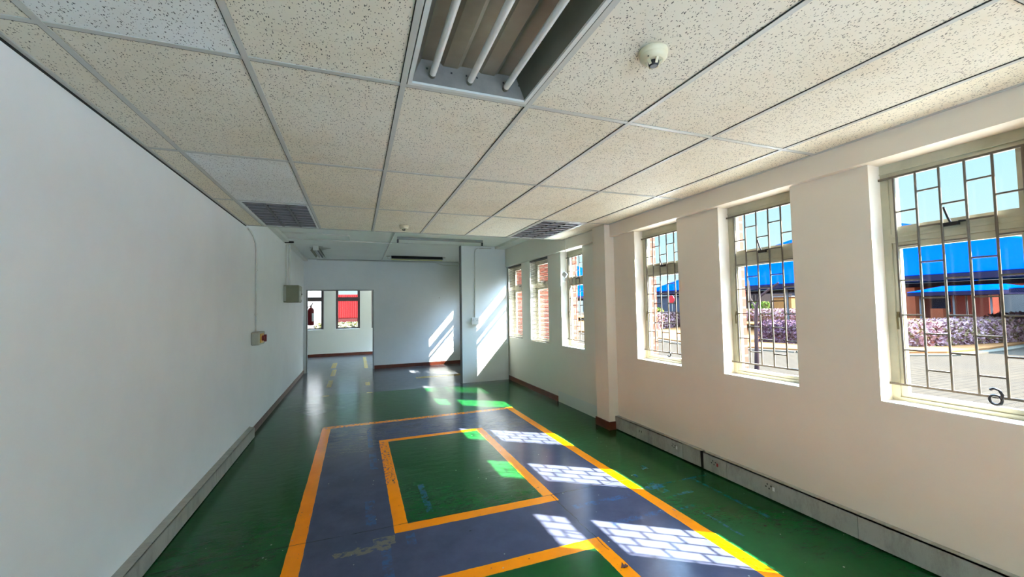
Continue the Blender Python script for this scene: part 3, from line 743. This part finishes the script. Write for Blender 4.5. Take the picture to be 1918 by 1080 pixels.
    # ballast ridges between tubes on the reflector
for x in (-.095, .082):
    a_, b_ = y0+.02, y1-.022
    MB().add([(x-.052, a_, .1149), (x+.052, a_, .1149), (x+.032, a_, .098), (x-.032, a_, .098), (x-.052, b_, .1149), (x+.052, b_, .1149), (x+.032, b_, .098), (x-.032, b_, .098)], [(0, 1, 2, 3), (4, 7, 6, 5), (0, 3, 7, 4), (1, 5, 6, 2), (3, 2, 6, 7), (0, 4, 5, 1)]).build('reflector_ridge', M_refl, R)
def louver(lab, x, y, second=False):
    r = thing('louvre_light', lab, 'light fitting', (x, y, ZT), group='louvred ceiling lights at the ceiling step')
    mb = MB(); w, h = .284, .585
    mb.box(-w, -w+.02, -h, h, -.003, .006); mb.box(w-.02, w, -h, h, -.003, .006); mb.box(-w+.02, w-.02, -h, -h+.02, -.003, .006); mb.box(-w+.02, w-.02, h-.02, h, -.003, .006)
    mb.build('frame', M_metalw, r)
    mb = MB(); mb.box(-w+.004, w-.004, -h, h, .09, .094); mb.box(-w+.004, -w+.008, -h, h, .006, .09); mb.box(w-.008, w-.004, -h, h, .006, .09); mb.box(-w, w, -h, -h+.004, .006, .09); mb.box(-w, w, h-.004, h, .006, .09)
    mb.build('housing', M_louv, r)
    for xx in (-.09, .09):
        mb = MB(); mb.add([(xx-.012, -h+.02, .0), (xx+.012, -h+.02, .0), (xx, -h+.02, .045), (xx-.012, h-.02, .0), (xx+.012, h-.02, .0), (xx, h-.02, .045)], [(0, 1, 2), (3, 5, 4), (0, 3, 4, 1), (1, 4, 5, 2), (0, 2, 5, 3)]).build('divider', M_louv, r)
    nb = 9
    for k in range(nb):
        yy = -h+.02+(2*h-.04)*(k+.5)/nb; mb = MB()
        for (a, b) in ((-w+.02, -.103), (-.077, .077), (.103, w-.02)):
            mb.add([(a, yy-.018, .002), (a, yy+.018, .002), (a, yy+.004, .048), (a, yy-.004, .048), (b, yy-.018, .002), (b, yy+.018, .002), (b, yy+.004, .048), (b, yy-.004, .048)],
                   [(0, 3, 2, 1), (4, 5, 6, 7), (0, 1, 5, 4), (1, 2, 6, 5), (2, 3, 7, 6), (3, 0, 4, 7)])
        mb.build('louvre_blade', M_louvb, r)
    for xx in (-.18, 0, .18): MB().tube([(xx, -.56, .066), (xx, .56, .066)], .013, 10).build('tube', M_tube, r)
louver('grey louvred ceiling light beside the left wall at the edge of the tiled ceiling', -.706, 4.829)
louver('grey louvred ceiling light beside the right beam at the edge of the tiled ceiling', 2.294, 4.829)
def smoke(lab, x, y, s=1):
    r = thing('smoke_detector', lab, 'smoke detector', (x, y, ZT+.003), group='cream smoke detectors on the tiled ceiling')
    MB().lathe([(.052*s, 0), (.054*s, .006), (.054*s, .018), (.050*s, .022)], n=36, flip=-1).build('base', M_smoke, r)
    mb = MB().lathe([(.0505*s, .022), (.051*s, .030), (.044*s, .040), (.036*s, .044)], n=36, flip=-1)
    hd = mb.build('head', M_smoke, r)
    mb = MB().lathe([(.020*s, .044), (.018*s, .058), (.014*s, .063)], n=24, flip=-1)
    mb.build('sensing_chamber', M_black, hd)
    for k in range(6):
        a = k*PI/3+.3; c, s_ = math.cos(a), math.sin(a); w_ = .005
        q = MB(); V = []
        for (rr, z) in ((.036*s, -.042), (.024*s, -.060), (.020*s, -.060), (.028*s, -.042)):
            for t in (-w_, w_): V.append((rr*c-t*s_, rr*s_+t*c, z))
        q.add(V, [(0, 1, 3, 2), (2, 3, 5, 4), (4, 5, 7, 6), (6, 7, 1, 0), (0, 2, 4, 6), (1, 7, 5, 3)]); q.build('fin', M_smoke, hd)
    MB().lathe([(.003, 0), (.003, .002)], (-.040*s, -.02, -.040), 8, flip=-1).build('indicator', M_black, hd)
smoke('cream smoke detector on the ceiling tile right of the open recessed light', 1.09, 1.262, 1.02)
smoke('cream smoke detector on the last tile row near the ceiling step', .53, 4.98, 1.02)
# hanging cord box
hc = thing('pendant_box', 'small cream junction box hanging on a white cord before the window past the column', 'junction box', (2.86, 5.30, ZT))
MB().tube([(0, 0, .002), (.0, .0, -.33), (.005, .02, -.40), (.0, .03, -.50)], .0035, 6).build('cord', M_pvc, hc)
mb = MB(); mb.bev(-.016, .016, -.035, .035, -.032, .032, .004)
bx_ = mb.build('box', M_label, hc); bx_.location = (0, .03, -.528); bx_.rotation_euler = (math.radians(38), 0, .5)

# fire extinguisher
fe = thing('fire_extinguisher', 'red fire extinguisher hung on the wall stub beyond the doorway', 'fire extinguisher', (-1.06, 11.36, 1.125))
MB().lathe([(.055, 0), (.072, .012), (.072, .36), (.066, .40), (.045, .425), (.020, .44), (.018, .455)], n=28).build('cylinder', M_red, fe)
mb = MB().lathe([(.018, .455), (.020, .49), (.010, .50)], n=14); mb.add([(-.012, -.01, .48), (.012, -.01, .48), (.05, -.01, .545), (.035, -.01, .56), (-.012, .01, .48), (.012, .01, .48), (.05, .01, .545), (.035, .01, .56)], [(0, 1, 2, 3), (7, 6, 5, 4), (0, 4, 5, 1), (1, 5, 6, 2), (2, 6, 7, 3), (3, 7, 4, 0)])
mb.build('valve_handle', M_black, fe)
MB().tube([(-.02, -.02, .475), (-.06, -.05, .46), (-.082, -.05, .38), (-.082, -.03, .15), (-.078, -.02, .08)], .009, 8).build('hose', M_black, fe)
mb = MB()
for a in range(8):
    t0, t1 = -1.2+a*.14, -1.2+(a+1)*.14; rr = .0728
    mb.add([(rr*math.cos(t0), rr*math.sin(t0), .10), (rr*math.cos(t1), rr*math.sin(t1), .10), (rr*math.cos(t1), rr*math.sin(t1), .30), (rr*math.cos(t0), rr*math.sin(t0), .30)], [(0, 1, 2, 3)])
mb.build('label', M_label, fe)
MB().box(-.10, -.072, -.02, .02, .30, .36).build('wall_bracket', M_black, fe)

# dead leaf on the floor
lf = MB(); lf.add([(0, 0, .001), (.02, .012, .014), (.035, .0, .004), (.018, -.014, .010), (.0, .0, .003), (.02, .012, .016), (.035, 0, .006), (.018, -.014, .012)], [(0, 1, 2, 3), (4, 7, 6, 5), (0, 4, 5, 1), (1, 5, 6, 2), (2, 6, 7, 3), (3, 7, 4, 0)])
lf.add([(-.012, .004, .0005), (.006, .022, .02), (.012, .002, .006), (-.012, .004, .002), (.006, .022, .022), (.012, .002, .008)], [(0, 1, 2), (5, 4, 3), (0, 3, 4, 1), (1, 4, 5, 2), (2, 5, 3, 0)])
o = lf.build('dead_leaf', basic('dry leaf', (82, 40, 26), .7)); o.location = (1.41, 2.02, 0); tag(o, 'small curled brown dead leaf on the slate paint near the sun patch', 'leaf')

# ------------------------------------------------------------------ outside
G = -.15
SPECD = 0
LINF = .33
def out_struct(mb, name, m, lab, cat): return tag(mb.build(name, m), lab, cat, kind='structure')
out_struct(MB().box(XO, 90, -40, 90, G-.2, G), 'paving', M_paving, 'pale brick paved yard outside the windows', 'paving')
out_struct(MB().box(-40, XO, 15.0, 90, G-.2, G), 'paving', M_paving, 'paved ground beyond the end wall', 'paving')
LINF = 1.0; M_bounce = basic('added bounce apron', (142, 138, 130), .9, 0, .08, 2, 0); M_bounce2 = basic('added bounce ground', (138, 150, 166), .9, 0, .08, 2, 0); LINF = .33  # unseen ground added to bounce sunlight through windows and bay
out_struct(MB().box(XO, 7.4, YB, 4.6, G, G+.03), 'paving', M_bounce, 'unseen grey apron added along the outside wall to bounce daylight in', 'paving')
LINF = 1.0; M_bounce3 = basic('added far bounce apron', (238, 235, 228), .9, 0, .05, 2, 0); LINF = .33  # added far apron, paler to throw more light into the far end
out_struct(MB().box(XO, 7.4, 4.6, 22, G, G+.03), 'paving', M_bounce3, 'unseen pale apron added outside the farther windows to bounce daylight in', 'paving')
out_struct(MB().box(-12, 12, -16, YB-.2, G-.2, G+.12), 'paving', M_bounce2, 'unseen ground added behind the open bay to bounce daylight in', 'paving')  # added out of view as a light bouncer for the bay
poly = [(12.7, 11.2), (13.55, 9.4), (15.2, 7.45), (16.3, 6.85), (18.5, 6.8), (24, 7.3), (60, 15), (60, 60), (30, 60), (13, 24), (13.4, 16.5), (12.6, 13)]
out_struct(MB().poly(poly, G, G+.10), 'paving', M_island, 'orange paved planting island in the yard', 'paving')
kb = [(x-.12 if i < 2 else x, y-.15) for i, (x, y) in enumerate(poly[:6])]
mb = MB(); pts_ = [(13.4, 16.5), (12.6, 13)]+poly[:6]
for (a, b) in zip(pts_[:-1], pts_[1:]):
    a, b = Vector(a), Vector(b); d_ = (b-a).normalized(); nrm = Vector((d_.y, -d_.x))
    if nrm.dot(Vector((-1, -1))) < 0: nrm = -nrm
    q = [a, b, b+nrm*.3, a+nrm*.3]; mb.poly([(p.x, p.y) for p in q], G, G+.045)
out_struct(mb, 'kerb', M_kerb, 'pale concrete kerb around the orange planting island', 'kerb')
def _x(): pass
def mat_leaf(name, c1, c2, c3):
    t = NT(name); v = t.coord(); w_ = t.vor(v, 9)
    s_ = t.n('ShaderNodeSeparateColor'); t.l(w_.outputs['Color'], s_.inputs[0])
    col = t.mix(s_.outputs[0], lin(c1), lin(c2)); col = t.mix(t.M('GREATER_THAN', s_.outputs[1], .72), col, lin(c3))
    t.l(col, t.b.inputs['Base Color']); return t.fin(.8, 0, 0)
M_pink = mat_leaf('pink hedge leaves', (190, 138, 142), (222, 180, 180), (166, 138, 100))
M_purp = mat_leaf('purple hedge leaves', (112, 78, 96), (156, 118, 132), (116, 90, 90))
M_green = mat_leaf('green leaves', (90, 124, 44), (132, 156, 66), (150, 142, 84))
def hedge(name, lab, mat, pa, pb, wd, h, n_, leaf=.10, cat='hedge'):
    rnd = random.Random(hash(lab) % 1000 if False else len(lab)*7+int(h*100)); mb = MB()
    pa, pb = Vector(pa), Vector(pb); d_ = pb-pa; L = d_.length; d_.normalize(); nn_ = Vector((d_.y, -d_.x))
    nseg = max(4, int(L/.4)); V = []
    prof = [(-.46, 0), (-.5, .5), (-.40, .86), (-.15, .96), (.15, .96), (.40, .86), (.5, .5), (.46, 0)]
    for i in range(nseg+1):
        t = i/nseg; e_ = .75 if i in (0, nseg) else 1
        for (a, b) in prof:
            p = pa+d_*(L*t)+nn_*(a*wd*e_*(1+.08*rnd.uniform(-1, 1))); V.append((p.x, p.y, G+.08+b*h*e_*(1+.05*rnd.uniform(-1, 1))))
    m_ = len(prof); fs = []
    for i in range(nseg):
        for k in range(m_-1): fs.append((i*m_+k, i*m_+k+1, (i+1)*m_+k+1, (i+1)*m_+k))
    fs += [tuple(range(m_)), tuple(range(nseg*m_, nseg*m_+m_))[::-1]]
    mb.add(V, fs)
    for q in range(n_):
        t = rnd.random(); k = rnd.random()*(m_-1); i = int(k); fr = k-i
        a = prof[i][0]*(1-fr)+prof[i+1][0]*fr; b = prof[i][1]*(1-fr)+prof[i+1][1]*fr
        if rnd.random() < .12: t = rnd.choice((.0, 1.)); a = rnd.uniform(-.45, .45); b = rnd.uniform(.05, .9)
        p = pa+d_*(L*t+rnd.uniform(-.05, .05))+nn_*(a*wd*1.05); c_ = Vector((p.x, p.y, G+.08+b*h*1.03))
        u_ = Vector((rnd.gauss(0, 1), rnd.gauss(0, 1), rnd.gauss(0, 1))).normalized(); w_ = u_.cross(Vector((rnd.gauss(0, 1), rnd.gauss(0, 1), rnd.gauss(0, 1)))).normalized()
        s_ = leaf*rnd.uniform(.5, 1.1)
        mb.add([c_-u_*s_, c_-w_*s_*.45, c_+u_*s_, c_+w_*s_*.45], [(0, 1, 2, 3)])
    o = mb.build(name, mat); return tag(o, lab, cat)
hedge('hedge', 'clipped pink leaved hedge seen through the nearest window', M_pink, (17.3, 8.6), (22.5, 7.95), 1.5, .84, 5200, .10)
hedge('hedge', 'shaded purple hedge farther right behind the pink hedge', M_purp, (24.2, 8.3), (31, 8.2), 1.6, .95, 1800, .12)
hedge('hedge', 'dark purple hedge behind the leaning tree in the second window', M_purp, (15.7, 12.05), (16.2, 9.9), 1.6, .82, 4200, .085)
hedge('hedge', 'distant pink hedge row across the orange island', M_pink, (30, 27.5), (34, 21.5), 1.5, 1.0, 3200, .16)
hedge('hedge', 'pink hedge seen through the third window before the column', M_pink, (17.0, 21.2), (21.5, 23.6), 1.5, 1.0, 3600, .12)
hedge('shrub', 'green shrub behind the distant pink hedge row', M_green, (36.5, 29.4), (37.4, 28.4), 1.4, 1.6, 900, .16, 'shrub')
hedge('shrub', 'green shrub behind the pink hedge of the third window', M_green, (21.0, 26.0), (22.6, 26.8), 1.3, 1.3, 900, .14, 'shrub')
hedge('shrub', 'pale flowering shrub outside the back room window', mat_leaf('pale flowers', (150, 146, 96), (168, 160, 140), (96, 92, 50)), (-1.6, 19.5), (1.6, 19.5), 1.5, 1.0, 2600, .10, 'shrub')

# shade canopies
def mat_net(name, c):
    t = NT(name); v = t.coord(); n1 = t.noise(t.scale(v, 1, 1, 6), 3, 4)
    col = t.mix(t.ramp(n1, .35, .65), tuple(x*.86 for x in lin(c)[:3])+(1,), lin(c))
    t.l(col, t.b.inputs['Base Color'])
    return t.fin(.85, 0, 0)
M_net = mat_net('blue shade net', (0, 62, 172))
M_pole = basic('galvanised post', (120, 122, 122), .5)
def canopy(lab, x0, x1, y0, y1, ze, zr, inset, m=None, val=.16):
    r = thing('shade_canopy', lab, 'canopy', ((x0+x1)/2, (y0+y1)/2, G))
    ox, oy = (x0+x1)/2, (y0+y1)/2; xr = ox; ya, yb = y0+inset, y1-inset
    P = [(x0-ox, y0-oy, ze-G), (x1-ox, y0-oy, ze-G), (x1-ox, y1-oy, ze-G), (x0-ox, y1-oy, ze-G), (xr-ox, ya-oy, zr-G), (xr-ox, yb-oy, zr-G)]
    fs = [(0, 4, 5, 3), (1, 2, 5, 4), (0, 1, 4), (2, 3, 5)]
    mb = MB(); Q = [(x, y, z-.02) for x, y, z in P]
    mb.add(P+Q, fs+[tuple(i+6 for i in f[::-1]) for f in fs]+[(0, 6, 7, 1), (1, 7, 8, 2), (2, 8, 9, 3), (3, 9, 6, 0)])
    mb.build('net', m or M_net, r)
    mb = MB(); a, b, c_, d_ = x0-ox, x1-ox, y0-oy, y1-oy; z = ze-G-.09
    for s_ in ((a, a+.09), (b-.09, b)): mb.box(s_[0], s_[1], c_, d_, z-val, z+.06)
    for s_ in ((c_, c_+.09), (d_-.09, d_)): mb.box(a+.09, b-.09, s_[0], s_[1], z-val, z+.06)
    mb.build('edge_beam', basic('dusky steel beam', (44, 42, 66), .6), r)
    for px in (a+.3, b-.3):
        for k in range(3):
            py = c_+.5+(d_-c_-1)*k/2; MB().tube([(px, py, 0), (px, py, z-val)], .05, 10).build('post', M_pole, r)
    return r
canopy('large bright blue shade net canopy filling the nearest windows', 20, 29, 3.8, 25, 2.44, 5.25, 8)
canopy('lower far blue shade net canopy in front of the red building', 33, 39, 11.5, 15.6, 1.98, 2.65, 2.0)
canopy('blue shade net canopy at the right rear beside the grey wall', 33, 39, 5.5, 11.2, 2.05, 2.75, 2.0)
canopy('blue shade net canopy seen through the window past the column', 17, 30, 36, 60, 2.5, 6.4, 6)

# red building
M_rb = basic('red brown plaster', (118, 58, 46), .8, 0, .1, 1, 0); M_ob = basic('orange plaster', (150, 82, 56), .8, 0, .1, 1, 0)
M_roof = basic('white roof sheet', (140, 140, 138), .7, 0, .1, 1, 0)
b_ = thing('red_building', 'low red plastered building behind the blue canopies', 'building', (46, 19.5, G))
MB().box(0, 8, -2.8, 1.0, 0, 3.0).build('wall', M_rb, b_)
MB().box(-1.5, 8, 1.01, 3.4, 0, 3.0).build('porch_wall', M_ob, b_)
MB().box(-1.8, 8.2, -3.0, 3.6, 3.0, 3.2).build('roof', M_roof, b_)
MB().box(-.03, -.001, -.6, .6, .6, 2.2).build('window', basic('dim window', (46, 44, 54), .3), b_)
MB().box(-1.2, -.8, -.6, .2, 0, .9).build('planter_wall', M_ob, b_)
gw = thing('boundary_wall', 'grey precast boundary wall right of the red building', 'wall', (46, 10, G))
for k in range(6):
    MB().box(0, .12, -6+k*2, -4.1+k*2, 0, 2.6).build('panel', basic('precast concrete', (104, 106, 104), .9, 0, .1, 2, .1), gw)
    MB().box(-.08, .2, -4.1+k*2, -4.0+k*2, 0, 2.75).build('post', M_roof, gw)
sd = thing('slatted_shed', 'dark slatted shed far behind the second window', 'shed', (42, 34.6, G))
MB().box(0, 5, -1.8, 1.9, 0, 2.6).build('wall', basic('dark timber', (58, 50, 48), .8), sd)
mb = MB()
for k in range(9): mb.box(-.06, -.001, -1.7+k*.42, -1.58+k*.42, 0, 2.5)
mb.build('slat', basic('pale timber', (108, 92, 80), .8), sd)
ob = thing('orange_block', 'small orange plastered block behind the green shrub', 'building', (42, 30.4, G))
MB().box(0, 3, -1.0, .9, 0, 2.2).build('wall', basic('ochre plaster', (164, 116, 62), .8, 0, .1, 1, .1), ob); MB().box(-.1, 3.1, -1.1, 1.0, 2.2, 2.3).build('roof', M_roof, ob)
dk_ = thing('far_warehouse', 'long dim grey warehouse closing the view behind the canopies', 'building', (62, 45, G))
MB().box(0, 6, -42, 60, 0, 3.4).build('wall', basic('dim wall', (88, 86, 94), .9), dk_); MB().box(-.3, 6, -42, 60, 3.4, 3.6).build('roof', M_roof, dk_)
# leaning young tree in the second window
tt = thing('young_tree', 'thin leaning tree trunk outside the second nearest window', 'tree', (9.18, 7.36, G))
MB().tube([(0, 0, 0), (.02, 0, .5), (.0, -.03, 1.1), (-.0, -.06, 1.55), (.03, -.16, 1.80), (.05, -.42, 1.98), (.05, -.62, 2.10)], [.055, .045, .04, .036, .032, .026, .02], 10).build('trunk', basic('bark', (66, 52, 54), .9), tt)
MB().tube([(0, -.06, 1.5), (.0, .10, 1.75), (0, .12, 2.2)], [.03, .022, .014], 8).build('branch', basic('bark pale', (96, 84, 78), .9), tt)
sg = thing('round_sign', 'small round red sign on a post in the third window', 'sign', (24, 26.6, G))
MB().tube([(0, 0, 0), (0, 0, 2.1)], .035, 8).build('post', M_pole, sg); MB().lathe([(.32, 0), (.32, .03)], (-.05, 0, 2.05), 24, 0, 'X').build('sign_disc', M_red, sg)
# outside the end wall
rc = thing('shipping_container', 'red corrugated container wall seen through the back room window', 'container', (0, 23.5, G))
mb = MB(); pts = []; nx = 34; w_ = 6.0
V = []; 
for i in range(nx*4+1):
    xx = -w_/2+w_*i/(nx*4); dd_ = (0, 0, .02, .02)[i % 4]; V += [(xx, dd_, .95), (xx, dd_, 3.0)]
fs = [(2*i, 2*i+2, 2*i+3, 2*i+1) for i in range(nx*4)]
mb.add(V, fs); mb.box(-w_/2, w_/2, .06, 2.3, .9, 3.05); mb.build('corrugated_side', basic('container red', (142, 40, 40), .6, 0, .06), rc)
mb = MB(); mb.box(-w_/2-.05, w_/2+.05, -.03, 2.3, 0.0, .895); mb.build('bottom_rail', basic('container rail', (96, 50, 48), .6), rc)
rc.location = (.9, 40, G)
wb_ = thing('white_building', 'tall white building outside the back room window behind the extinguisher', 'building', (-6.6, 24, G))
MB().box(-4, 4.4, 0, 6, 0, 7.5).build('wall', basic('white plaster', (186, 182, 178), .8, 0, .05, 1, .1), wb_)
MB().box(-4.2, 4.6, -.1, 6.2, 7.5, 7.7).build('roof', M_roof, wb_)
